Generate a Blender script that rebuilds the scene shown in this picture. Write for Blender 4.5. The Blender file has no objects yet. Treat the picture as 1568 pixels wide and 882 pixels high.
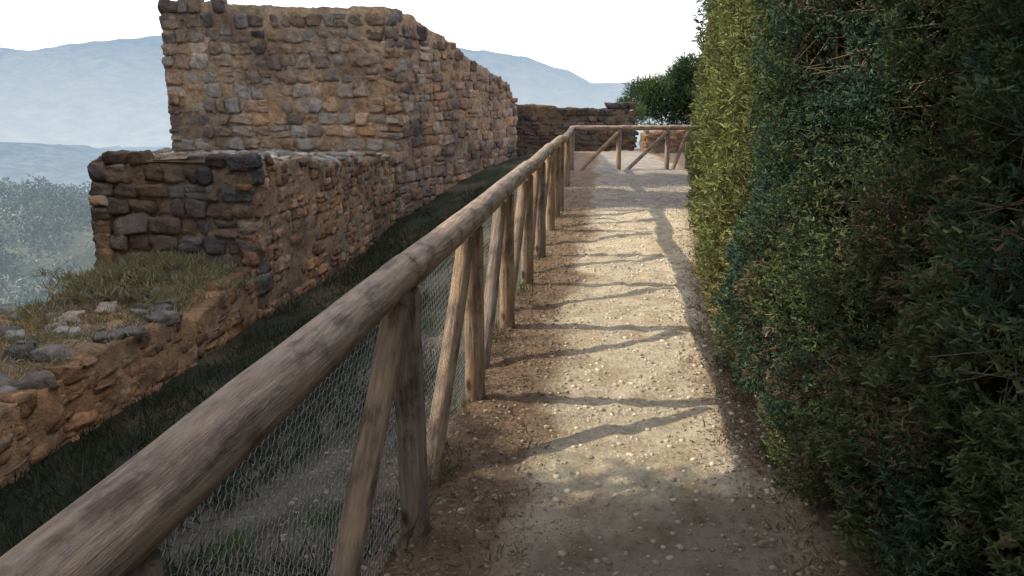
import bpy, math, numpy as np
from mathutils import Vector, Matrix
rng=np.random.default_rng(7)
S=bpy.context.scene
S.view_settings.view_transform='Standard'; S.view_settings.look='None'; S.view_settings.exposure=0

# ---------------------------------------------------------------- noise
_T=rng.random((32,32,32))
def vn(p,sc=1.0,off=0.0):
    p=np.asarray(p,float)*sc+off+1000.
    i=np.floor(p).astype(int); f=p-i; f=f*f*(3-2*f)
    r=0
    for a in (0,1):
        for b in (0,1):
            for c in (0,1):
                w=(f[...,0] if a else 1-f[...,0])*(f[...,1] if b else 1-f[...,1])*(f[...,2] if c else 1-f[...,2])
                r=r+w*_T[(i[...,0]+a)%32,(i[...,1]+b)%32,(i[...,2]+c)%32]
    return r
def fbm(p,sc=1.0,o=4,off=0.0):
    r=0;a=.5
    for k in range(o):
        r=r+a*vn(p,sc*2**k,off+k*7.3); a*=.5
    return r/(1-.5**o)
def v3(x,y,z=0):
    x,y,z=np.broadcast_arrays(np.asarray(x,float),y,z); return np.stack([x,y,z],-1)
def sstep(a,b,x):
    t=np.clip((x-a)/(b-a),0,1); return t*t*(3-2*t)

# ---------------------------------------------------------------- mesh helper
def make(name,V,F,mat,col=None,smooth=False,parent=None):
    V=np.asarray(V,np.float32); F=np.asarray(F,np.int32); k=F.shape[1]
    me=bpy.data.meshes.new(name)
    me.vertices.add(len(V)); me.vertices.foreach_set('co',V.ravel())
    me.loops.add(F.size); me.loops.foreach_set('vertex_index',F.ravel())
    me.polygons.add(len(F)); me.polygons.foreach_set('loop_start',np.arange(0,F.size,k,dtype=np.int32))
    me.polygons.foreach_set('loop_total',np.full(len(F),k,np.int32))
    me.update(calc_edges=True)
    if smooth: me.polygons.foreach_set('use_smooth',np.ones(len(F),bool))
    if col is not None:
        a=me.color_attributes.new('Col','FLOAT_COLOR','POINT')
        c=np.ones((len(V),4),np.float32); c[:,:3]=col; a.data.foreach_set('color',c.ravel())
    me.materials.append(mat)
    ob=bpy.data.objects.new(name,me); S.collection.objects.link(ob)
    if parent: ob.parent=parent
    return ob
class Acc:
    def __init__(s): s.V=[];s.F=[];s.C=[];s.n=0
    def add(s,V,F,C):
        V=np.asarray(V,float).reshape(-1,3)
        s.V.append(V); s.F.append(np.asarray(F)+s.n); s.C.append(np.broadcast_to(C,V.shape)); s.n+=len(V)
    def obj(s,name,mat,smooth=False,parent=None):
        return make(name,np.concatenate(s.V),np.concatenate(s.F),mat,np.concatenate(s.C),smooth,parent)

# ---------------------------------------------------------------- materials
def newmat(name,rough=.9):
    m=bpy.data.materials.new(name); m.use_nodes=True
    nt=m.node_tree; b=nt.nodes['Principled BSDF']; b.inputs['Roughness'].default_value=rough
    b.inputs['Specular IOR Level'].default_value=.2
    m.cycles.emission_sampling='NONE'
    return m,nt,b
def N(nt,t,**k):
    n=nt.nodes.new(t)
    for a,v in k.items():
        if a in n.inputs: n.inputs[a].default_value=v
        else: setattr(n,a,v)
    return n
def noise(nt,vec,scale,detail=6,rough=.6):
    n=nt.nodes.new('ShaderNodeTexNoise'); n.inputs['Scale'].default_value=scale
    n.inputs['Detail'].default_value=detail; n.inputs['Roughness'].default_value=rough
    if vec is not None: nt.links.new(vec,n.inputs['Vector'])
    return n.outputs['Fac']
def ramp(nt,fac,stops):
    r=nt.nodes.new('ShaderNodeValToRGB'); nt.links.new(fac,r.inputs['Fac'])
    e=r.color_ramp.elements
    while len(e)<len(stops): e.new(.5)
    for el,(p,c) in zip(e,stops):
        el.position=p; el.color=(c,c,c,1) if isinstance(c,(int,float)) else (*c,1)
    return r.outputs['Color']
def mixc(nt,a,b,fac,mode='MIX'):
    m=nt.nodes.new('ShaderNodeMix'); m.data_type='RGBA'; m.blend_type=mode
    for s,v in ((m.inputs[6],a),(m.inputs[7],b),(m.inputs[0],fac)):
        if isinstance(v,bpy.types.NodeSocket): nt.links.new(v,s)
        elif isinstance(v,tuple): s.default_value=(*v,1)
        else: s.default_value=v
    return m.outputs[2]
def bump(nt,b,h,dist,strength=1.0):
    n=nt.nodes.new('ShaderNodeBump'); n.inputs['Distance'].default_value=dist; n.inputs['Strength'].default_value=strength
    nt.links.new(h,n.inputs['Height']); nt.links.new(n.outputs[0],b.inputs['Normal'])

def attr_mat(name,rough=.9,sc=20,lo=.55,hi=1.3,bd=0,trans=0,det=2):
    m,nt,b=newmat(name,rough)
    at=N(nt,'ShaderNodeAttribute',attribute_name='Col')
    c=at.outputs['Color']
    if sc:
        g=nt.nodes.new('ShaderNodeNewGeometry')
        f=noise(nt,g.outputs['Position'],sc,det)
        c=mixc(nt,c,ramp(nt,f,[(.3,lo),(.7,hi)]),1.0,'MULTIPLY')
        if bd: bump(nt,b,f,bd)
    nt.links.new(c,b.inputs['Base Color'])
    if trans:
        df=N(nt,'ShaderNodeBsdfDiffuse'); nt.links.new(c,df.inputs['Color'])
        t=N(nt,'ShaderNodeBsdfTranslucent'); nt.links.new(c,t.inputs['Color'])
        mx=N(nt,'ShaderNodeMixShader'); mx.inputs[0].default_value=trans
        nt.links.new(df.outputs[0],mx.inputs[1]); nt.links.new(t.outputs[0],mx.inputs[2])
        nt.links.new(mx.outputs[0],nt.nodes['Material Output'].inputs[0])
    return m
leafM=attr_mat('foliage_mat',.7,0,.7,1.3,0,.25)
grassM=attr_mat('grass_mat',.7,0,.7,1.3,0,.35)

def stone_mat(name,bd):
    m,nt,b=newmat(name,.95)
    at=N(nt,'ShaderNodeAttribute',attribute_name='Col'); g=nt.nodes.new('ShaderNodeNewGeometry'); P=g.outputs['Position']
    n1=noise(nt,P,9,7,.72); n2=noise(nt,P,.9,4,.6); n3=noise(nt,P,40,4,.7)
    c=mixc(nt,at.outputs['Color'],ramp(nt,n1,[(.32,.58),(.5,1.0),(.68,1.35)]),1.0,'MULTIPLY')
    c=mixc(nt,c,ramp(nt,n2,[(.36,(.55,.53,.56)),(.5,(1,1,1)),(.66,(1.20,1.05,.90))]),1.0,'MULTIPLY')
    nt.links.new(c,b.inputs['Base Color'])
    ad=N(nt,'ShaderNodeMath',operation='ADD'); nt.links.new(n1,ad.inputs[0])
    mu=N(nt,'ShaderNodeMath',operation='MULTIPLY'); mu.inputs[1].default_value=.35; nt.links.new(n3,mu.inputs[0]); nt.links.new(mu.outputs[0],ad.inputs[1])
    bump(nt,b,ad.outputs[0],bd)
    return m
stoneM=stone_mat('rubble_stone_mat',.10)
gravM=attr_mat('gravel_mat',.95,0)

# ---------------------------------------------------------------- terrain
def fx(y): return -.66+.12*np.asarray(y,float)          # fence line
HP=np.array([(1.12,-6),(1.15,0),(1.15,3.4),(1.24,4.3),(1.95,7.84),(3.76,16.5)])
def hx(y): return np.interp(y,HP[:,1],HP[:,0])
def height(x,y,fine=True):
    x=np.asarray(x,float); y=np.asarray(y,float); s=x-fx(y)
    k=1-.8*sstep(13,22,y)
    z=-1.2*k*sstep(.0,1.0,np.clip((-s+.02)/3.6,0,1)**.85*.93)
    z=np.where(s<-3.5,-1.15*k,z)
    d=np.maximum(0,-s-5.6)
    d2=np.maximum(0,y-24.5)*.9
    dd=np.hypot(d,d2)
    z=z-22*(1-np.exp(-dd*.62/22))-150*(1-np.exp(-dd/700))
    # wooded spur below on the left
    z=z+34*np.exp(-((x+165)**2+(y-215)**2)/(2*75.**2))
    d3=np.maximum(0,x-40)*.3+np.maximum(0,-y-40)*.3
    z=np.maximum(z-d3,-172)
    if fine:
        near=np.exp(-np.maximum(0,np.hypot(x,y)-25)/20)
        z=z+near*((fbm(v3(x,y),1.3,4)-.5)*.10+(fbm(v3(x,y),9,3)-.5)*.045)
        far=1-np.exp(-dd/60)
        z=z+far*(fbm(v3(x,y),1/90,5)-.5)*34
    return z
def axis(lo,hi,fl,fh,st,g=1.09):
    a=list(np.arange(fl,fh,st)); 
    s=st; x=a[-1]
    while x<hi: s*=g; x+=s; a.append(x)
    s=st; x=a[0]; L=[]
    while x>lo: s*=g; x-=s; L.append(x)
    return np.array(L[::-1]+a)
X=axis(-9000,9000,-5,4.2,.045,1.05); Y=axis(-3000,9000,.6,9,.045,1.03)
gx,gy=np.meshgrid(X,Y); gz=height(gx,gy)
nx,ny=len(X),len(Y)
idx=np.arange(nx*ny).reshape(ny,nx)
F=np.stack([idx[:-1,:-1],idx[:-1,1:],idx[1:,1:],idx[1:,:-1]],-1).reshape(-1,4)
s=gx-fx(gy); p=v3(gx,gy)
nz=fbm(p,2.2,4)
sand=np.array([.76,.64,.46]); soil_shade=np.array([.31,.21,.14]); grass=np.array([.050,.052,.032]); litter_shade=np.array([.24,.175,.13])
C=np.broadcast_to(soil_shade,gx.shape+(3,)).copy()
def blend(C,c,w): return C*(1-w[...,None])+np.asarray(c)*w[...,None]
w=sstep(.30,.56,s+(nz-.5)*.5)*(1-sstep(-.26,-.02,gx-hx(gy)+(nz-.5)*.35))  # strip by the fence stays bare soil, its shade put into the colour
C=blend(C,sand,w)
C=blend(C,litter_shade,w*sstep(3.3,2.6,gy+(nz-.5)*1.4)*.80)  # foreground shade put into the path colour along with litter
C=blend(C,np.array([.30,.27,.25]),w*sstep(10.3,12.0,gy)*.8)  # shade on the far path painted as a darker, greyer tone
C=blend(C,litter_shade*.8,sstep(-.1,.15,gx-hx(gy)))
C=blend(C,np.array([.20,.175,.14]),sstep(-.10,-.3,s+(nz-.5)*.3))
C=blend(C,np.array([.10,.09,.06]),sstep(-.2,-.4,s)*sstep(.48,.6,fbm(p,3.1,4,27))*.7)
C=blend(C,grass,sstep(-.9,-1.7,s+(nz-.5)*1.6))
C=blend(C,np.array([.15,.11,.075]),sstep(-.9,-1.7,s)*sstep(.5,.6,fbm(p,1.1,4,17))*.8)
far=np.hypot(gx,gy)
pf=fbm(p,1/45,5)
C=blend(C,np.array([.04,.055,.03]),sstep(20,40,far))
C=blend(C,np.array([.16,.15,.09]),sstep(20,40,far)*sstep(.50,.60,pf)*.8)
gm,nt,b=newmat('ground_mat',.95)
at=N(nt,'ShaderNodeAttribute',attribute_name='Col'); g=nt.nodes.new('ShaderNodeNewGeometry'); P=g.outputs['Position']
a1=noise(nt,P,26,7,.75); a2=noise(nt,P,5,5,.6)
c=mixc(nt,at.outputs['Color'],ramp(nt,a1,[(.33,.52),(.45,.98),(.7,1.2)]),1.0,'MULTIPLY')
c=mixc(nt,c,ramp(nt,a2,[(.35,(.76,.70,.64)),(.58,(1.06,1.06,1.06))]),1.0,'MULTIPLY')
nt.links.new(c,b.inputs['Base Color']); bump(nt,b,a1,.055)
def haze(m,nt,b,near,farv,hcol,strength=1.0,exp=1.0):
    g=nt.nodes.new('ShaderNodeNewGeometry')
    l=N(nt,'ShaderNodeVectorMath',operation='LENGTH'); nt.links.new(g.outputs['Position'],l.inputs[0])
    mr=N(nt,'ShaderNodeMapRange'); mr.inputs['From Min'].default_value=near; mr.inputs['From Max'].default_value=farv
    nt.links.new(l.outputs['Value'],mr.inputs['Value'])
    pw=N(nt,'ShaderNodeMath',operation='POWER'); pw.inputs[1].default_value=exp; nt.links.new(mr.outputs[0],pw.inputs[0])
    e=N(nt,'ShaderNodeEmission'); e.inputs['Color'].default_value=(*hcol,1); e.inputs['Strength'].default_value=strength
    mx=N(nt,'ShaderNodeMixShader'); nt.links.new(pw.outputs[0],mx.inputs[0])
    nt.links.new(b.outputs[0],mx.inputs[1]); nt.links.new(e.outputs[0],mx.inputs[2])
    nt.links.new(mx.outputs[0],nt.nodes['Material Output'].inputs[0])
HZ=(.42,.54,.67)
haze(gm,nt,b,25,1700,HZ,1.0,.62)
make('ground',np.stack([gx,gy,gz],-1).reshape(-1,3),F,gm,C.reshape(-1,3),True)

# mountains
def mountain(name,R,depth,prof,base,hlow,hhigh,zlo,zhi,fac,seed,rough,nsc):
    az=np.radians(np.linspace(-75,70,620)); r=np.linspace(-1,1,70)
    A,Rr=np.meshgrid(az,r)
    crest=np.interp(np.degrees(A),prof[0],prof[1])*R
    pt=v3(np.sin(A)*R,np.cos(A)*R,Rr*depth)
    prof_=np.maximum(0,1-np.abs(Rr)**1.15)
    n=fbm(pt,1/(R*.09),6,seed)
    ridg=np.abs(fbm(pt,1/(R*.05),4,seed+5)-.5)*2
    z=base+(crest+1.6-base)*prof_+((n-.5)-ridg*.5)*rough*R*(.25+.75*np.minimum(1,(1-np.abs(Rr))*3))*np.where(np.abs(Rr)<.08,.4,1)
    rr=R+Rr*depth
    V=np.stack([np.sin(A)*rr,np.cos(A)*rr,z],-1).reshape(-1,3)
    i=np.arange(A.size).reshape(A.shape)
    F=np.stack([i[:-1,:-1],i[:-1,1:],i[1:,1:],i[1:,:-1]],-1).reshape(-1,4)
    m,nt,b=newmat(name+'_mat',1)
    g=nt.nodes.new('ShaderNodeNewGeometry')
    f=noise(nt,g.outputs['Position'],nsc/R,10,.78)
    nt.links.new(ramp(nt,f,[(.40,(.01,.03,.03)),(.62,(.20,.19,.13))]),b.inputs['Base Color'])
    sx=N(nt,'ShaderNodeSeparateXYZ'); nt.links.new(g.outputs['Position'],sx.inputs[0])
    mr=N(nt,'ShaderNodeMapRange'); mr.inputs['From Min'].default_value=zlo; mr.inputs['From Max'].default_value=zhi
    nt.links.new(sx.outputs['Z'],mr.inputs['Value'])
    e=N(nt,'ShaderNodeEmission'); nt.links.new(ramp(nt,mr.outputs[0],[(0,hlow),(1,hhigh)]),e.inputs['Color'])  # haze painted as glow, paler low down, bluer at the crest
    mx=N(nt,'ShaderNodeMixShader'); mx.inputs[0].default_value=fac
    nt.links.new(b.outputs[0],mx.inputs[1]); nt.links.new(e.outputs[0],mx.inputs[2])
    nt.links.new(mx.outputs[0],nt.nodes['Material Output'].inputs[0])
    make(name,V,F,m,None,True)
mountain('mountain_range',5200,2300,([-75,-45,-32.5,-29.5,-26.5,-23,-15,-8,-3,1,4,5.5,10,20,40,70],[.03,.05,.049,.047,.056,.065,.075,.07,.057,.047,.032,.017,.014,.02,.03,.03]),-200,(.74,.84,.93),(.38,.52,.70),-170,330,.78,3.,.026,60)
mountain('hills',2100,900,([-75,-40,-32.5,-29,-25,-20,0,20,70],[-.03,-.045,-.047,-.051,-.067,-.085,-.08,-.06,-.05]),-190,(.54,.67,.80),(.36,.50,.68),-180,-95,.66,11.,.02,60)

# ---------------------------------------------------------------- stones
def cube_tpl(n=4):
    pts={};fs=[]
    def vid(p):
        k=tuple(np.round(p,5)); 
        if k not in pts: pts[k]=len(pts)
        return pts[k]
    L=np.linspace(-1,1,n+1)
    for ax in range(3):
        for sg in (-1,1):
            for i in range(n):
                for j in range(n):
                    q=[]
                    for (a,c_) in ((i,j),(i+1,j),(i+1,j+1),(i,j+1)):
                        p=[0,0,0]; p[ax]=sg; p[(ax+1)%3]=L[a]; p[(ax+2)%3]=L[c_]; q.append(vid(p))
                    fs.append(q if sg>0 else q[::-1])
    V=np.array(list(pts.keys())); return V,np.array(fs)
TV,TF=cube_tpl(5)
def rounded(p): 
    d=(np.abs(TV)**p).sum(1)**(1/p); return TV/d[:,None]
TR=[rounded(p) for p in (5.,8.,14.)]
def stone(acc,c,ax,ay,az,w,d,h,col,skew=1.0):
    T=TR[rng.integers(3)].copy()
    k=rng.normal(0,.09,8)*skew
    fx_=1+k[0]*T[:,2]+k[1]*T[:,0]*T[:,2]; fz_=1+k[2]*T[:,0]+k[3]*T[:,0]*T[:,2]
    V=T*np.array([w,d,h])/2
    V[:,0]*=fx_; V[:,2]*=fz_
    V[:,0]+=k[4]*h*T[:,2]*.6; 
    ph=rng.random(3)*20
    V=V+(np.stack([vn(T,1.9,ph[1]),vn(T,1.9,ph[2]),vn(T,1.9,ph[0]+9)],-1)-.5)*min(w,h)*.30
    V[:,1]+=(k[5]*T[:,0]+k[6]*T[:,2])*.10
    a=rng.normal(0,.05)*skew; ca,sa=math.cos(a),math.sin(a)
    x=V[:,0]*ca-V[:,2]*sa; z=V[:,0]*sa+V[:,2]*ca
    W=c+x[:,None]*ax+V[:,1:2]*ay+z[:,None]*az
    acc.add(W,TF,col)
PAL=np.array([(.52,.365,.25),(.47,.32,.22),(.57,.43,.32),(.41,.29,.21),(.50,.42,.35),(.36,.27,.21),(.54,.355,.225),(.46,.40,.35),(.29,.23,.20)])
ZU=np.array([0,0,1.])
def face(acc,P0,P1,zb,zt,hr=(.16,.27),wr=(.18,.42),nrm=-1,tint=(1,1,1),pal=PAL,ragged=.06,jit=1.0,topdark=.6,skip=.04,sink=0.0,tband=.3):
    P0=np.array([*P0,0.]);P1=np.array([*P1,0.]); L=np.linalg.norm(P1-P0); t=(P1-P0)/L
    n=np.array([t[1],-t[0],0.])*(-nrm)
    z=min(zb(0),zb(L)); zmax=max(zt(u) for u in np.linspace(0,L,40))
    wob=rng.random()*10
    while z<zmax+.1:
        h=rng.uniform(*hr); s_=-rng.uniform(0,.1)
        while s_<L:
            w=rng.uniform(*wr)*rng.uniform(.8,1.15); 
            if s_+w>L-.08: w=L-s_+.03
            c_=s_+w/2; sc_=min(max(c_,0),L)
            cz=z+h/2+(vn(np.array([c_*.8,z*.5,wob]))-.5)*.13
            if w>.07 and rng.random()>skip and cz+h*.3<zt(sc_)+rng.uniform(-ragged,ragged) and cz>zb(sc_)-.3:
                parts=[(0,1.)]
                if h>hr[0]*1.05 and rng.random()<.12: parts=[(-.25,.5),(.25,.5)]
                for (o,kh) in parts:
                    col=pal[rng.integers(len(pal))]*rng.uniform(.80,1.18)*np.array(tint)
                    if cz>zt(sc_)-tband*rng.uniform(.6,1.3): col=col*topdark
                    pr=rng.uniform(-.022,.022)*jit-sink
                    hh=h*rng.uniform(.84,1.06)*kh
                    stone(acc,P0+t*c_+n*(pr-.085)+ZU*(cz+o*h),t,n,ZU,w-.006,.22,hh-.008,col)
            s_+=w
        z+=h
def core(acc,P0,P1,thick,zb,zt,side,col,inset=.0):
    P0=np.array([*P0,0.]);P1=np.array([*P1,0.]); L=np.linalg.norm(P1-P0); t=(P1-P0)/L
    n=np.array([-t[1],t[0],0.])*side
    ns=max(2,int(L/.07)); nt_=max(3,int(thick/.12)); nzv=34
    ss=np.linspace(inset,L-inset,ns+1)
    ring=[]
    for k in range(nzv): ring.append((0.0,k/nzv,0))
    for k in range(nt_+1): ring.append((k/nt_,1.0,1))
    for k in range(nzv-1,-1,-1): ring.append((1.0,k/nzv,0))
    V=[]
    for s_ in ss:
        zt_=zt(s_)-.05; zb_=zb(s_)-.4
        for (a,b_,top) in ring:
            q=P0+t*s_+n*(inset+a*(thick-2*inset)); q=q+ZU*(zb_+(zt_-zb_)*b_); V.append(q)
    V=np.array(V); m=len(ring)
    d=(np.stack([fbm(V,6,3,1),fbm(V,6,3,21),fbm(V,5,3,41)],-1)-.5)*np.array([.10,.10,.16]); V=V+d
    i=np.arange((ns+1)*m).reshape(ns+1,m)
    F=np.stack([i[:-1,:-1],i[1:,:-1],i[1:,1:],i[:-1,1:]],-1).reshape(-1,4)
    caps=[]
    for e in (i[0],i[-1]):
        for k in range(m//2-1): caps.append([e[k],e[k+1],e[m-2-k],e[m-1-k]])
    F=np.concatenate([F,np.array(caps)])
    c_=np.array(col)*(.75+.5*fbm(V,2.5,3))[:,None]
    acc.add(V,F,c_)
MORT=np.array([.49,.34,.22])
def rubble(acc,P0,P1,thick,zt,side,num,size=(.08,.2)):
    P0=np.array([*P0,0.]);P1=np.array([*P1,0.]); L=np.linalg.norm(P1-P0); t=(P1-P0)/L
    n=np.array([-t[1],t[0],0.])*side
    for _ in range(num):
        s_=rng.uniform(0,L); a=rng.uniform(.05,thick-.05); w=rng.uniform(*size)
        an=rng.uniform(0,6.28); ax=np.array([math.cos(an),math.sin(an),0]); ay=np.array([-math.sin(an),math.cos(an),0])
        stone(acc,P0+t*s_+n*a+ZU*(zt(s_)-.03),ax,ay,ZU,w*1.3,w,w*.7,np.array([.42,.37,.32])*rng.uniform(.6,1.4),1.8)
def lin(xs,ys): return lambda s_: float(np.interp(s_,xs,ys))
# tower
A=(-2.28,16.);B=(-6.80,16.35);Cc=(.12,22.)
acc=Acc()
LA=math.dist(A,B)
ztF=lambda s_: 3.24+.18*s_/LA+.03*math.sin(s_*2.1)
zb=lambda s_:-1.3
face(acc,A,B,zb,ztF,(.21,.32),(.22,.44),nrm=1,ragged=.04,tband=.55,topdark=.62)
core(acc,A,B,.95,zb,ztF,-1,MORT)
Bb=(B[0]+.08,B[1]+.97)
face(acc,B,Bb,zb,lambda s_:3.25,(.2,.3),(.25,.45),nrm=1)
Ls=math.dist(A,Cc)
ztS=lin([0,.9,1.5,2.1,2.7,3.4,4.1,4.8,5.3,5.8,6.1,6.45],[3.22,3.18,2.97,2.9,2.72,2.5,2.4,2.2,2.08,2.02,1.72,1.35])
zbS=lin([0,Ls],[-1.2,-.5])
face(acc,A,Cc,zbS,ztS,(.16,.28),(.2,.5),nrm=-1,tint=(.84,.77,.77),ragged=.12,tband=.4)
core(acc,A,Cc,.95,zbS,ztS,1,MORT*.8)
acc.obj('ruined_stone_tower',stoneM,True)
# middle wall
acc=Acc()
M0=(-3.06,9.5);M1=(-2.34,15.9);Lm=math.dist(M0,M1)
ztM=lambda s_: float(np.interp(s_,[0,1.2,3.5,3.8,Lm],[.90,.84,.60,.66,.46]))+.03*math.sin(s_*4)
zbM=lambda s_:-1.25
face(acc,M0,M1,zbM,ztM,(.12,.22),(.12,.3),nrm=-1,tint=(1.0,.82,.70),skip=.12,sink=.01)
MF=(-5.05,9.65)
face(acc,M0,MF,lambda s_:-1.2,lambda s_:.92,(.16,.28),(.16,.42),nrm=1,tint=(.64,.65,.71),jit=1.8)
core(acc,M0,M1,2.0,zbM,ztM,1,MORT*.85)
rubble(acc,M0,M1,1.95,ztM,1,260)
MFb=(-4.95,10.6)
face(acc,MF,MFb,zbM,lambda s_:.9,(.14,.24),(.2,.4),nrm=1)
acc.obj('ruined_stone_wall',stoneM,True)
# low wall in front
acc=Acc()
L0=(-3.9,2.4);L1=(-3.08,9.45);Ll=math.dist(L0,L1)
ztL=lambda s_: -.47+.05*math.sin(s_*1.9)+.03*math.sin(s_*5.1)+.10*max(0,min(1,(s_-6)))
zbL=lambda s_:-1.4
face(acc,L0,L1,zbL,ztL,(.09,.2),(.1,.3),nrm=-1,tint=(1.18,.92,.72),jit=.7,topdark=.8,skip=.28,sink=.014)
core(acc,L0,L1,1.9,zbL,ztL,1,MORT*np.array([1.16,1.02,.90]))
rubble(acc,L0,L1,1.8,ztL,1,150,(.07,.2))
acc.obj('ruined_stone_wall',stoneM,True)
# back wall
acc=Acc()
K0=(-.3,22.6);K1=(3.45,22.9);Lk=math.dist(K0,K1)
ztK=lambda s_: 1.42-.03*s_+(.0 if s_<1.5 else -.06)
zbK=lambda s_:-1.0
face(acc,K1,K0,zbK,ztK,(.14,.22),(.2,.42),nrm=1,tint=(.30,.30,.34))  # shade of this face put into the dark tint
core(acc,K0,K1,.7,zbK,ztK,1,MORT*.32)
acc.obj('ruined_stone_wall',stoneM,True)
# lower stub of wall right of it
acc=Acc()
Q0=(3.6,21.9);Q1=(7.2,22.3)
ztQ=lambda s_: .62+.12*math.sin(s_*1.3+.5)
face(acc,Q1,Q0,zbK,lambda s_:ztQ(3.6-s_),(.12,.2),(.15,.35),nrm=1,tint=(.85,.62,.48),topdark=.8,skip=.2)
core(acc,Q0,Q1,.6,zbK,ztQ,1,MORT*.65)
acc.obj('ruined_stone_wall',stoneM,True)

# ---------------------------------------------------------------- wood fence
woodM,nt,b=newmat('weathered_wood_mat',.7)
tc=nt.nodes.new('ShaderNodeTexCoord'); mp=N(nt,'ShaderNodeMapping'); mp.inputs['Scale'].default_value=(1,1,.09)
nt.links.new(tc.outputs['Object'],mp.inputs['Vector'])
oi=N(nt,'ShaderNodeObjectInfo')
w1=noise(nt,mp.outputs[0],50,7,.7)
mp2=N(nt,'ShaderNodeMapping'); mp2.inputs['Scale'].default_value=(1,1,.4); nt.links.new(tc.outputs['Object'],mp2.inputs['Vector'])
w2=noise(nt,mp2.outputs[0],14,6,.65)
c=ramp(nt,w1,[(.28,(.12,.095,.08)),(.42,(.29,.235,.195)),(.56,(.40,.335,.285)),(.72,(.52,.46,.41))])
c=mixc(nt,c,ramp(nt,w2,[(.36,(.45,.40,.38)),(.48,(.94,.91,.90)),(.66,(1.18,1.06,.92))]),1.0,'MULTIPLY')
vo=N(nt,'ShaderNodeTexVoronoi'); vo.inputs['Scale'].default_value=5.5
mp3=N(nt,'ShaderNodeMapping'); mp3.inputs['Scale'].default_value=(1,1,.6); nt.links.new(tc.outputs['Object'],mp3.inputs['Vector']); nt.links.new(mp3.outputs[0],vo.inputs['Vector'])
c=mixc(nt,c,ramp(nt,vo.outputs['Distance'],[(.08,(.25,.17,.13)),(.17,(1,1,1))]),1.0,'MULTIPLY')
c=mixc(nt,c,ramp(nt,oi.outputs['Random'],[(0,(.86,.84,.84)),(1,(1.12,.98,.78))]),1.0,'MULTIPLY')
nt.links.new(c,b.inputs['Base Color']); bump(nt,b,w1,.014)
def log(name,a,b_,r,parent,r2=None,bend=.01):
    a=np.array(a,float);b_=np.array(b_,float); L=np.linalg.norm(b_-a); r2=r2 or r
    nr=28; ns=max(8,int(L/.06)); V=[];ph=rng.random()*50
    prof=[(0,.0),(0,.80),(.012,1.0)]+[(u,1.) for u in np.linspace(.05,L-.05,ns)]+[(L-.012,1.),(L,.80),(L,.0)]
    for (u,k) in prof:
        th=np.arange(nr)/nr*2*math.pi
        R=(r+(r2-r)*u/L)*k
        pts=v3(np.cos(th)*1.2,np.sin(th)*1.2,u*2.4)+ph
        rr=R*(1+.15*(fbm(pts,1.0,3)-.5))
        off=bend*math.sin(u/L*math.pi*1.3+ph)
        V.append(np.stack([np.cos(th)*rr+off,np.sin(th)*rr,np.full(nr,u)],-1))
    V=np.concatenate(V); m=len(prof)
    i=np.arange(m*nr).reshape(m,nr); j=np.roll(i,-1,1)
    F=np.stack([i[:-1],j[:-1],j[1:],i[1:]],-1).reshape(-1,4)
    ob=make(name,V,F,woodM,None,True,parent)
    d=Vector(b_-a).normalized()
    ob.rotation_euler=d.to_track_quat('Z','Y').to_euler(); ob.location=Vector(a)
    return ob
def empty(name):
    e=bpy.data.objects.new(name,None); S.collection.objects.link(e); return e
fence=empty('wooden_fence')
def fp(y,z,o=0): return (float(fx(y))+o,y,z)
ry=[-1.6,2.62,6.55,9.15,11.05]
for i in range(len(ry)-1):
    j=.008*(-1)**i
    log(f'rail_{i+1}',fp(ry[i]-.02,1.035+j*.3,j),fp(ry[i+1]+.02,1.035-j*.3,-j),.062-.002*i,fence,.059-.002*i,.008)
py=[-.3,1.0,2.62,3.93,5.25,6.55,7.85,9.15,10.2,11.0]
for i,y in enumerate(py):
    g0=float(height(fx(y),y))-.25
    log(f'post_{i+1}',fp(y,g0),fp(y,.98,rng.normal(0,.008)),.052,fence,.05,.004)
    if i>0:
        yb=y-.95
        log(f'brace_{i+1}',fp(yb,float(height(fx(yb)-.03,yb))-.12,-.05),fp(y-.08,.93,-.03),.043,fence,.04,.006)
# netting
cw=.036;ch=.034; y0=-.3;y1=8.0
segs=[]
ncol=int((y1-y0)/cw); hv=ch*.5; dv=ch*.25
def npnt(y,z): 
    return np.stack([fx(y)-.058+.012*np.sin(y*2.3)+.01*np.sin(z*7+y*3),y,z],-1)
rows=int(.97/(hv+dv))
for r_ in range(rows):
    zb_=-.02+r_*(hv+dv); yc=y0+(np.arange(ncol)+.5*(r_%2))*cw
    z=np.full(ncol,zb_)
    segs.append((npnt(yc,z),npnt(yc,z+hv)))
    segs.append((npnt(yc,z+hv),npnt(yc+cw/2,z+hv+dv)))
    segs.append((npnt(yc,z+hv),npnt(yc-cw/2,z+hv+dv)))
a=np.concatenate([q[0] for q in segs]);bb=np.concatenate([q[1] for q in segs])
def sticks(a,bb,r,r2=None):
    r2=r if r2 is None else r2
    d=bb-a; d=d/np.linalg.norm(d,axis=1,keepdims=True)
    up=np.where(np.abs(d[:,2:3])>.9,np.array([[1.,0,0]]),np.array([[0,0,1.]]))
    u=np.cross(d,up); u/=np.linalg.norm(u,axis=1,keepdims=True); v=np.cross(d,u)
    V=[]
    for (q,rr) in ((a,r),(bb,r2)):
        for k in range(3):
            th=k*2.0944; V.append(q+(u*math.cos(th)+v*math.sin(th))*np.reshape(rr,(-1,1) if np.ndim(rr) else ()))
    V=np.stack(V,1).reshape(-1,3); n=len(a)
    base=np.arange(n)[:,None]*6
    F=np.concatenate([base+np.array([k,(k+1)%3,(k+1)%3+3,k+3]) for k in range(3)])
    return V,F
V,F=sticks(a,bb,.0011)
wireM,nt,b=newmat('galvanised_wire_mat',.6); b.inputs['Base Color'].default_value=(.36,.36,.36,1); b.inputs['Metallic'].default_value=.2
make('wire_netting',V,F,wireM,None,False,fence)
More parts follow.
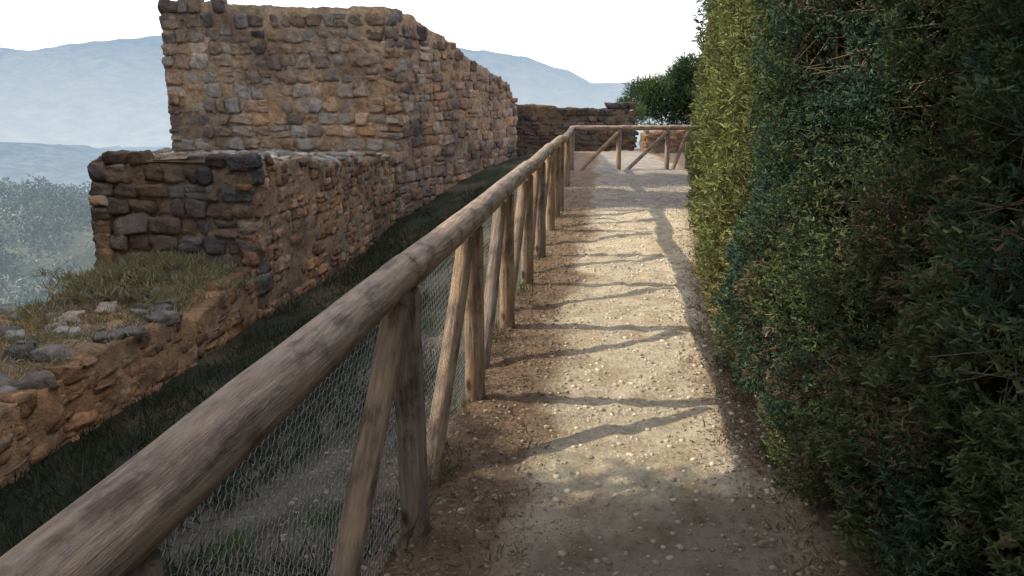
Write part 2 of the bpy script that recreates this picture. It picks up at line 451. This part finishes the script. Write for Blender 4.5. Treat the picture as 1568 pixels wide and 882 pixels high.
# far cross fence
fence2=empty('wooden_fence')
pts=[(.70,11.05),(.95,14.0),(1.25,17.0),(2.25,17.15),(3.3,17.3),(3.75,17.35),(4.9,17.5)]
for i,(x,y) in enumerate(pts):
    g0=float(height(x,y))
    if i: log(f'post_{i}',(x,y,g0-.2),(x,y,.95),.055,fence2,.05,.003)
    if i<len(pts)-1:
        x2,y2=pts[i+1]
        log(f'rail_{i+1}',(x,y,1.03 if i==0 else .95),(x2,y2,.95),.055,fence2,.052,.006)
        if i>=2: log(f'brace_{i+1}',(x+.1,y-.04,.0),(x2-.03,y2-.05,.86),.04,fence2,.04,.003)

# ---------------------------------------------------------------- foliage
def blades(P,D,L,W,col,tipk=.35,bendk=.25,one=False):
    n=len(P); r=rng.normal(size=(n,3)); sd=np.cross(D,r); sd/=np.linalg.norm(sd,axis=1,keepdims=True)+1e-9
    w=W[:,None]/2
    if one:
        p0=P; p2=P+D*L[:,None]
        V=np.stack([p0-sd*w*.8,p0+sd*w*.8,p2+sd*w*tipk,p2-sd*w*tipk],1).reshape(-1,3)
        return V,np.arange(n*4).reshape(n,4),np.repeat(col,4,0)
    bn=np.cross(D,sd)*bendk*rng.uniform(-1,1,(n,1))
    p0=P; p1=P+D*(L[:,None]*.5)+bn*L[:,None]*.3; p2=P+D*L[:,None]+bn*L[:,None]
    V=np.stack([p0-sd*w*.7,p0+sd*w*.7,p1-sd*w,p1+sd*w,p2-sd*w*tipk,p2+sd*w*tipk],1).reshape(-1,3)
    b0=np.arange(n)[:,None]*6
    F=np.concatenate([b0+np.array([0,1,3,2]),b0+np.array([2,3,5,4])])
    return V,F,np.repeat(col,6,0)
def sprigs(acc,P,Nn,size,col,nb=7,spread=.75,up=.5,wk=.22):
    n=len(P); ax=Nn+np.array([0,0,up])+rng.normal(0,.35,(n,3)); ax/=np.linalg.norm(ax,axis=1,keepdims=True)
    PP=np.repeat(P,nb,0); AX=np.repeat(ax,nb,0); SZ=np.repeat(size,nb)
    t=rng.random(n*nb)
    PP=PP+AX*(t*SZ*1.1)[:,None]
    D=AX+rng.normal(0,spread,(n*nb,3)); D/=np.linalg.norm(D,axis=1,keepdims=True)
    L=SZ*rng.uniform(.35,.8,n*nb); W=SZ*wk*rng.uniform(.7,1.4,n*nb)
    cc=np.repeat(col,nb,0)*(rng.uniform(.65,1.3,(n*nb,1))*(.75+.5*t[:,None]))
    acc.add(*blades(PP,D,L,W,cc,.5,.2,True))
def pal_pick(n_,cols,noisev):
    cols=np.array(cols); x=np.clip(noisev,0,.9999)*(len(cols)-1); i=x.astype(int); f=(x-i)[:,None]
    return cols[i]*(1-f)+cols[i+1]*f
HT=4.0
def hedge_surf(y,z,off=0.0):
    x0=hx(y); sl=np.interp(y,[0,3.4,4.3,5,17],[0,.02,.15,.2,.2])
    nrm=v3(-1,sl,0*y); nrm/=np.linalg.norm(nrm,axis=-1,keepdims=True)
    q=v3(x0,y,z)
    lump=(fbm(q,1.6,3,5)-.5)*.36+(fbm(q,5,2,8)-.5)*.26
    x=x0+.055*z+.12*np.clip(.35-z,0,1)
    return v3(x,y,z)+nrm*(lump+off)[...,None],nrm,q
hacc=Acc()
yy=np.concatenate([np.arange(-2,5,.06),np.arange(5,16.8,.12)]); zz=np.arange(-.1,HT+.05,.06)
Yg,Zg=np.meshgrid(yy,zz); Pm,_,q=hedge_surf(Yg,Zg,-.16)
i=np.arange(Yg.size).reshape(Yg.shape)
F=np.stack([i[:-1,:-1],i[:-1,1:],i[1:,1:],i[1:,:-1]],-1).reshape(-1,4)
hacc.add(Pm.reshape(-1,3),F,np.array([.026,.026,.017]))
bk=v3(hx(yy)+1.3,yy,0*yy)
nyy=len(yy)
V=np.concatenate([Pm[-1],bk+np.array([0,0,HT-.1]),bk-np.array([0,0,.1])]); i=np.arange(nyy)
F=np.concatenate([np.stack([i[:-1],i[1:],i[1:]+nyy,i[:-1]+nyy],-1),np.stack([i[:-1]+nyy,i[1:]+nyy,i[1:]+2*nyy,i[:-1]+2*nyy],-1)])
hacc.add(V,F,np.array([.02,.03,.015]))
e=Pm[:,-1]; e2=e.copy(); e2[:,0]+=1.3; m=len(e); i=np.arange(m-1)
hacc.add(np.concatenate([e,e2]),np.stack([i,i+1,i+1+m,i+m],-1),np.array([.02,.03,.015]))
hcols=[(.066,.105,.080),(.075,.120,.080),(.085,.122,.064),(.135,.155,.065),(.115,.138,.060),(.078,.115,.068),(.066,.102,.074)]
def hedge_zone(ylo,yhi,zlo,zhi,dens,size,nb):
    n=int((yhi-ylo)*(zhi-zlo)*dens); y=rng.uniform(ylo,yhi,n); z=rng.uniform(zlo,zhi,n)
    dep=-rng.random(n)**1.2*.19+.04
    Pp,Nr,q=hedge_surf(y,z,dep)
    hole=fbm(q,3.4,3,33); keep=(hole>.40)|(rng.random(n)<.12)
    hole2=fbm(q,12,2,63); keep&=(hole2>.42)|(rng.random(n)<.3)
    Pp,Nr,q,y,z,dp=Pp[keep],Nr[keep],q[keep],y[keep],z[keep],dep[keep]
    cv=fbm(q,2.3,3,50)*1.7-.35+rng.normal(0,.10,len(q))
    cv=cv+.15*sstep(3.0,2.0,y)-.2*sstep(2.4,3.2,y)
    col=pal_pick(len(q),hcols,cv)
    dn=fbm(q,4.2,3,71)
    dry=(dn>.64)|((dn>.54)&(z<.7))|(dp<-.13)
    dm=dry&(rng.random(len(q))<.42)
    col[dm]=np.array([.20,.145,.095])*rng.uniform(.5,1.2,(dm.sum(),1))
    k=sstep(4.1,4.8,y)[:,None]*.78; 
    lowb=sstep(1.3,.3,z)[:,None]*.45*sstep(6.5,4.5,y)[:,None]
    yel=np.array([.175,.190,.065])*(1-lowb)+np.array([.28,.20,.11])*lowb  # sunlight painted into the far hedge foliage, yellow-green above, browner low
    col=col*(1-k)+(yel*(.6+.8*rng.random((len(q),1))))*k
    sprigs(hacc,Pp,Nr,size*rng.uniform(.6,1.3,len(q)),col,nb)
hedge_zone(1.3,4.6,-.02,2.5,6400,.032,8)
hedge_zone(1.3,4.6,2.5,HT,700,.09,5)
hedge_zone(4.6,8,-.02,HT,1300,.06,6)
hedge_zone(8,16.7,-.02,HT,450,.10,5)
hedge_zone(-2,1.3,-.02,HT,200,.14,5)
n=1500; Pp=v3(rng.uniform(3.7,5.1,n),16.75,rng.uniform(0,HT,n)); sprigs(hacc,Pp,np.tile([0,1.,0],(n,1)),np.full(n,.14),np.tile([.05,.07,.03],(n,1)),5)
n=3000; y=rng.uniform(-2,16.7,n); Pp=v3(hx(y)+.22+rng.uniform(0,1.1,n),y,HT-.05); sprigs(hacc,Pp,np.tile([0,0,1.],(n,1)),np.full(n,.14),np.tile([.05,.07,.03],(n,1)),5)
n=4200; y=rng.uniform(1,5,n); z=rng.uniform(0,2.6,n); Pp,Nr,q=hedge_surf(y,z,-.12)
k=(fbm(q,3.4,3,33)<.47)|(rng.random(n)<.2); Pp=Pp[k];Nr=Nr[k]
d=Nr*.6+rng.normal(0,.7,Pp.shape); d/=np.linalg.norm(d,axis=1,keepdims=True)
V,F=sticks(Pp,Pp+d*rng.uniform(.06,.22,(len(Pp),1)),.0024,.001)
hacc.add(V,F,np.array([.30,.22,.17]))
hacc.obj('shade_hedge',leafM)

def leafy_box(name,x0,x1,y0,y1,zb_,zt_,dens=130,size=.18):
    acc=Acc()
    c0=np.array([x0+x1,y0+y1,zb_+zt_])/2; h=np.array([x1-x0,y1-y0,zt_-zb_])/2
    V,F=cube_tpl(16); R=V/((np.abs(V)**8).sum(1)**(1/8))[:,None]
    W=c0+R*(h-.1); W=W+(fbm(W,1.2,3)-.5)[:,None]*R*.4
    acc.add(W,F,np.array([.02,.03,.015]))
    area=8*(h[0]*h[1]+h[1]*h[2]+h[0]*h[2]); n=int(area*dens)
    d=rng.uniform(-1,1,(n,3)); a_=rng.choice(3,n,p=np.array([h[1]*h[2],h[0]*h[2],h[0]*h[1]])/(h[1]*h[2]+h[0]*h[2]+h[0]*h[1])); d[np.arange(n),a_]=np.sign(d[np.arange(n),a_])
    Rr=d/((np.abs(d)**8).sum(1)**(1/8))[:,None]; Pp=c0+Rr*h; 
    col=pal_pick(n,hcols,fbm(Pp,.8,3)*1.4-.2)
    sprigs(acc,Pp,Rr/np.linalg.norm(Rr,axis=1,keepdims=True),np.full(n,size),col,4)
    return acc.obj(name,leafM)
leafy_box('shade_hedge',-9.3,-8.0,-4,10.6,-6,5.75,22,.3)  # unseen hedge, added to shade the bank and fence side
def shade_cypress(x,y,zb_,h,r):
    acc=Acc()
    n=30; u=np.linspace(0,1,n); th=np.arange(28)/28*2*math.pi
    U,T=np.meshgrid(u,th,indexing='ij'); R=r*.88*np.clip(np.minimum(U*9,1),0,1)*np.clip(1-U**3.5,0,1)**.6
    q=v3(np.cos(T)*R+x,np.sin(T)*R+y,zb_+.5+U*(h-.6)); q=q+(fbm(q,1.5,3)-.5)[...,None]*v3(np.cos(T),np.sin(T),0*T)*.35
    i=np.arange(U.size).reshape(U.shape); j=np.roll(i,-1,1)
    acc.add(q.reshape(-1,3),np.stack([i[:-1],j[:-1],j[1:],i[1:]],-1).reshape(-1,4),np.array([.02,.03,.015]))
    V,F=sticks(np.array([[x,y,zb_-.5]]),np.array([[x,y,zb_+h*.8]]),.14,.03); acc.add(V,F,np.array([.12,.08,.06]))
    m=2600; uu=rng.random(m); tt=rng.random(m)*6.283; rr=r*np.minimum(uu*9,1)*np.clip(1-uu**3.5,0,1)**.6*rng.uniform(.85,1.0,m)
    Pp=v3(x+np.cos(tt)*rr,y+np.sin(tt)*rr,zb_+.4+uu*(h-.4))
    sprigs(acc,Pp,v3(np.cos(tt),np.sin(tt),0*tt),np.full(m,.24),pal_pick(m,hcols,fbm(Pp,.8,3)*1.4-.2),5,.5,1.2)
    acc.obj('shade_tree',leafM)
for (x,y,r,h) in ((-4.9,1.8,1.3,10.4),(-4.9,-.2,1.4,10.6),(-5.0,-2.3,1.4,10.4),(-4.8,-4.6,1.4,10.6)):  # unseen trees at left, added to shade the foreground
    shade_cypress(x,y,-1.4,h,r)
g1=float(height(-12.,12.6)); shade_cypress(-12.0,12.6,g1,13.5-g1,1.7)  # two more unseen trees, added to shade the far path
g2=float(height(-14.4,15.4)); shade_cypress(-14.4,15.4,g2,15.5-g2,1.9)

def tree(name,x,y,zb_,ztrunk,cz,rx,rz,nclump,leaf,cols,seedn=2600):
    acc=Acc(); 
    V,F=sticks(np.array([[x,y,zb_],[x+.05,y,zb_+(ztrunk-zb_)*.5]]),np.array([[x+.05,y,zb_+(ztrunk-zb_)*.5],[x-.05,y,ztrunk]]),np.array([.14,.1]),np.array([.1,.06])); acc.add(V,F,np.array([.13,.09,.07]))
    cs=[]
    for k in range(nclump):
        d=rng.normal(size=3); d/=np.linalg.norm(d); rr=rng.random()**.5
        cs.append(np.array([x+d[0]*rx*rr,y+d[1]*rx*rr,cz+d[2]*rz*rr]))
    cs=np.array(cs); o=np.array([[x,y,ztrunk-.3*rz]])
    V,F=sticks(np.repeat(o,len(cs),0),cs,.035,.01); acc.add(V,F,np.array([.12,.09,.07]))
    for c_ in cs:
        m=seedn//nclump; d=rng.normal(size=(m,3)); d/=np.linalg.norm(d,axis=1,keepdims=True)
        r=rx*rng.uniform(.22,.34)*rng.random(m)**.4
        Pp=c_+d*r[:,None]*np.array([1,1,.7])
        base=np.array(cols[rng.integers(len(cols))])*rng.uniform(.7,1.3)
        sprigs(acc,Pp,d,np.full(m,leaf),np.tile(base,(m,1)),5,.6,.5,.16)
    acc.obj(name,leafM)
tree('pine_tree',6.25,29,-4,2.0,1.5,1.85,1.25,40,.16,[(.05,.078,.034),(.07,.10,.040),(.035,.058,.028)],11000)
tree('shrub',3.6,26.5,-2.5,1.0,1.0,.65,.6,14,.10,[(.10,.13,.05),(.07,.10,.04)],1600)

acc=Acc()
n=2600; az=np.radians(rng.uniform(-44,-17,n)); R=110*np.exp(rng.random(n)*2.0)
x=np.sin(az)*R;y=np.cos(az)*R; z=height(x,y)
for k in range(n):
    m=max(16,int(60-R[k]*.08)); d=rng.normal(size=(m,3)); d/=np.linalg.norm(d,axis=1,keepdims=True); rad=rng.uniform(1.6,3.8)
    Pp=np.array([x[k],y[k],z[k]+rad*.9])+d*rad*rng.uniform(.5,1,(m,1))*np.array([1,1,1.1])
    col=np.array([(.04,.065,.03),(.08,.10,.04),(.20,.18,.12)][rng.integers(3)])*rng.uniform(.7,1.3)
    sprigs(acc,Pp,d,np.full(m,rad*.3),np.tile(col,(m,1)),4,.8,.3,.4)
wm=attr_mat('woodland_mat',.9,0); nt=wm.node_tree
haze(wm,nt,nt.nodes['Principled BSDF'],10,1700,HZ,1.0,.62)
acc.obj('distant_woodland',wm)

# ---------------------------------------------------------------- grass
acc=Acc()
def grass_pts(n,x,y,z,L,cols,lean=.35,wk=.006):
    D=np.stack([rng.normal(0,lean,n),rng.normal(0,lean,n),np.ones(n)],-1); D/=np.linalg.norm(D,axis=1,keepdims=True)
    ci=rng.integers(0,len(cols),n); c_=np.array(cols)[ci]*rng.uniform(.6,1.4,(n,1))
    acc.add(*blades(v3(x,y,z),D,L*rng.uniform(.4,1.2,n),np.full(n,wk)*rng.uniform(.7,1.4,n),c_,.1,.7))
G=[(.035,.052,.028),(.045,.056,.030),(.030,.042,.026),(.10,.085,.055)]
n=70000; y=.7+(rng.random(n)**1.5)*17
s_=-rng.uniform(.1,3.6,n); x=fx(y)+s_
k=(fbm(v3(x,y),1.6,3)+.15*rng.random(n)-.14*sstep(-1.6,-.6,s_)>.48); x,y=x[k],y[k]
grass_pts(len(x),x,y,height(x,y)-.01,.09+.06*rng.random(len(x)),G,.6,.007)
for _ in range(170):
    yc=rng.uniform(1,12); xc=fx(yc)-rng.uniform(.02,.9); m=36
    x=xc+rng.normal(0,.06,m);y=yc+rng.normal(0,.06,m); grass_pts(m,x,y,height(x,y)-.01,.11,[(.06,.11,.03),(.09,.13,.04)] if rng.random()<.5 else [(.2,.17,.1),(.14,.12,.07)],.6,.006)
Dg=[(.28,.21,.12),(.20,.15,.09),(.11,.12,.05)]
for _ in range(140):
    yc=rng.uniform(1.6,11); xc=fx(yc)+rng.uniform(0,.35); m=14
    x=xc+rng.normal(0,.04,m);y=yc+rng.normal(0,.04,m); grass_pts(m,x,y,height(x,y)-.01,.05,Dg,.8,.005)
for _ in range(260):
    yc=rng.uniform(1.6,13); xc=hx(yc)-rng.uniform(-.1,.18); m=16
    x=xc+rng.normal(0,.04,m);y=yc+rng.normal(0,.05,m); grass_pts(m,x,y,height(x,y)-.01,.06,Dg,.8,.005)
acc.obj('grass',grassM)
acc=Acc()
W=[(.22,.22,.08),(.36,.31,.18),(.30,.23,.14),(.48,.42,.30),(.15,.17,.07),(.22,.16,.11)]
def top_pts(P0,P1,thick,zt,ntuft,m,L):
    P0=np.array(P0);P1=np.array(P1);LL=np.linalg.norm(P1-P0);t=(P1-P0)/LL;n_=np.array([-t[1],t[0]])
    for _ in range(ntuft):
        u=rng.uniform(0,LL);a_=rng.uniform(.15,thick-.1);c_=P0+t*u+n_*a_
        cols=[W[rng.integers(len(W))],W[rng.integers(len(W))]]
        x=c_[0]+rng.normal(0,.09,m);y=c_[1]+rng.normal(0,.09,m); grass_pts(m,x,y,np.full(m,zt(u)-.05),L*rng.uniform(.5,1.3),cols,.9,.007)
top_pts(L0,L1,1.8,ztL,520,44,.11)
top_pts(M0,M1,1.9,ztM,130,30,.08)
for _ in range(130):
    x0=rng.normal(-4.0,.45);y0=rng.normal(8.7,.5)
    if y0>9.4: continue
    m=40;x=x0+rng.normal(0,.07,m);y=y0+rng.normal(0,.07,m)
    grass_pts(m,x,y,np.full(m,-.42+.2*math.exp(-((x0+4)**2+(y0-8.9)**2)/.4)),.13,[W[0],W[1],W[1],W[2],W[4]],.8,.008)
acc.obj('wall_top_weeds',grassM)

# ---------------------------------------------------------------- gravel + litter
acc=Acc()
V0,F0=cube_tpl(2); R0=V0/((np.abs(V0)**2.6).sum(1)**(1/2.6))[:,None]
n=14000; y=1.5+rng.random(n)**1.6*13; x=fx(y)-.7+rng.random(n)*(hx(y)-fx(y)+.8)
sz=.0025+.012*rng.random(n)**5+.0004*y
z=height(x,y)
rot=rng.random(n)*6.28; sc=rng.uniform(.7,1.3,(n,3))*np.array([1,1,.6])
Q=R0[None]*sc[:,None]*sz[:,None,None]; cq,sq=np.cos(rot)[:,None],np.sin(rot)[:,None]
Q=np.stack([Q[...,0]*cq-Q[...,1]*sq,Q[...,0]*sq+Q[...,1]*cq,Q[...,2]],-1)+np.stack([x,y,z],-1)[:,None]
FF=(F0[None]+np.arange(n)[:,None,None]*len(V0)).reshape(-1,4)
lit=sstep(.25,.55,x-fx(y))[:,None]*sstep(2.6,3.3,y)[:,None]  # gravel painted paler in the sunlit patch, darker where shaded
cc=np.repeat((np.array([.28,.22,.165])*(1-lit)+np.array([.60,.51,.38])*lit)*rng.uniform(.6,1.25,(n,1)),len(V0),0)
acc.add(Q.reshape(-1,3),FF,cc)
acc.obj('gravel',gravM,True)
acc=Acc()
n=14000; y=1.3+rng.random(n)**1.5*10; e=rng.random(n)
x=np.where(e<.45,fx(y)+rng.normal(.12,.18,n),np.where(e<.8,hx(y)-np.abs(rng.normal(0,.17,n)),fx(y)-rng.random(n)*1.3))
D=np.stack([rng.normal(size=n),rng.normal(size=n),rng.normal(0,.25,n)],-1); D/=np.linalg.norm(D,axis=1,keepdims=True)
acc.add(*blades(v3(x,y,height(x,y)+.008),D,rng.uniform(.008,.025,n),rng.uniform(.003,.010,n),np.array([.26,.19,.125])*rng.uniform(.45,1.6,(n,1))))
acc.obj('leaf_litter',grassM)

# ---------------------------------------------------------------- light, sky, camera
el=math.radians(36); sd=Vector((-1,.02,0)).normalized()*math.cos(el)+Vector((0,0,math.sin(el)))
sun=bpy.data.lights.new('sun','SUN'); sun.energy=5; sun.angle=math.radians(.5); sun.color=(1,.90,.72)
so=bpy.data.objects.new('sun',sun); S.collection.objects.link(so); so.rotation_euler=sd.to_track_quat('Z','Y').to_euler()
w=bpy.data.worlds.new('World'); S.world=w; w.use_nodes=True; nt=w.node_tree
sk=nt.nodes.new('ShaderNodeTexSky'); sk.sky_type='NISHITA'; sk.sun_disc=False; sk.sun_elevation=el; sk.sun_rotation=math.atan2(sd.x,sd.y)
sk.air_density=1.0; sk.dust_density=1.0; sk.ozone_density=1.0
bg=nt.nodes['Background']; bg.inputs['Strength'].default_value=.15; nt.links.new(sk.outputs[0],bg.inputs[0])
bg2=N(nt,'ShaderNodeBackground'); bg2.inputs['Color'].default_value=(.96,.97,1,1); bg2.inputs['Strength'].default_value=1.0
ads=N(nt,'ShaderNodeAddShader'); nt.links.new(bg.outputs[0],ads.inputs[0]); nt.links.new(bg2.outputs[0],ads.inputs[1])
nt.links.new(ads.outputs[0],nt.nodes['World Output'].inputs[0])
cam=bpy.data.cameras.new('camera'); cam.lens=28.24; cam.sensor_width=36; cam.clip_start=.05; cam.clip_end=30000
co=bpy.data.objects.new('camera',cam); S.collection.objects.link(co); co.location=(0,0,1.6); co.rotation_euler=(math.radians(90-13.44),0,0)
S.camera=co
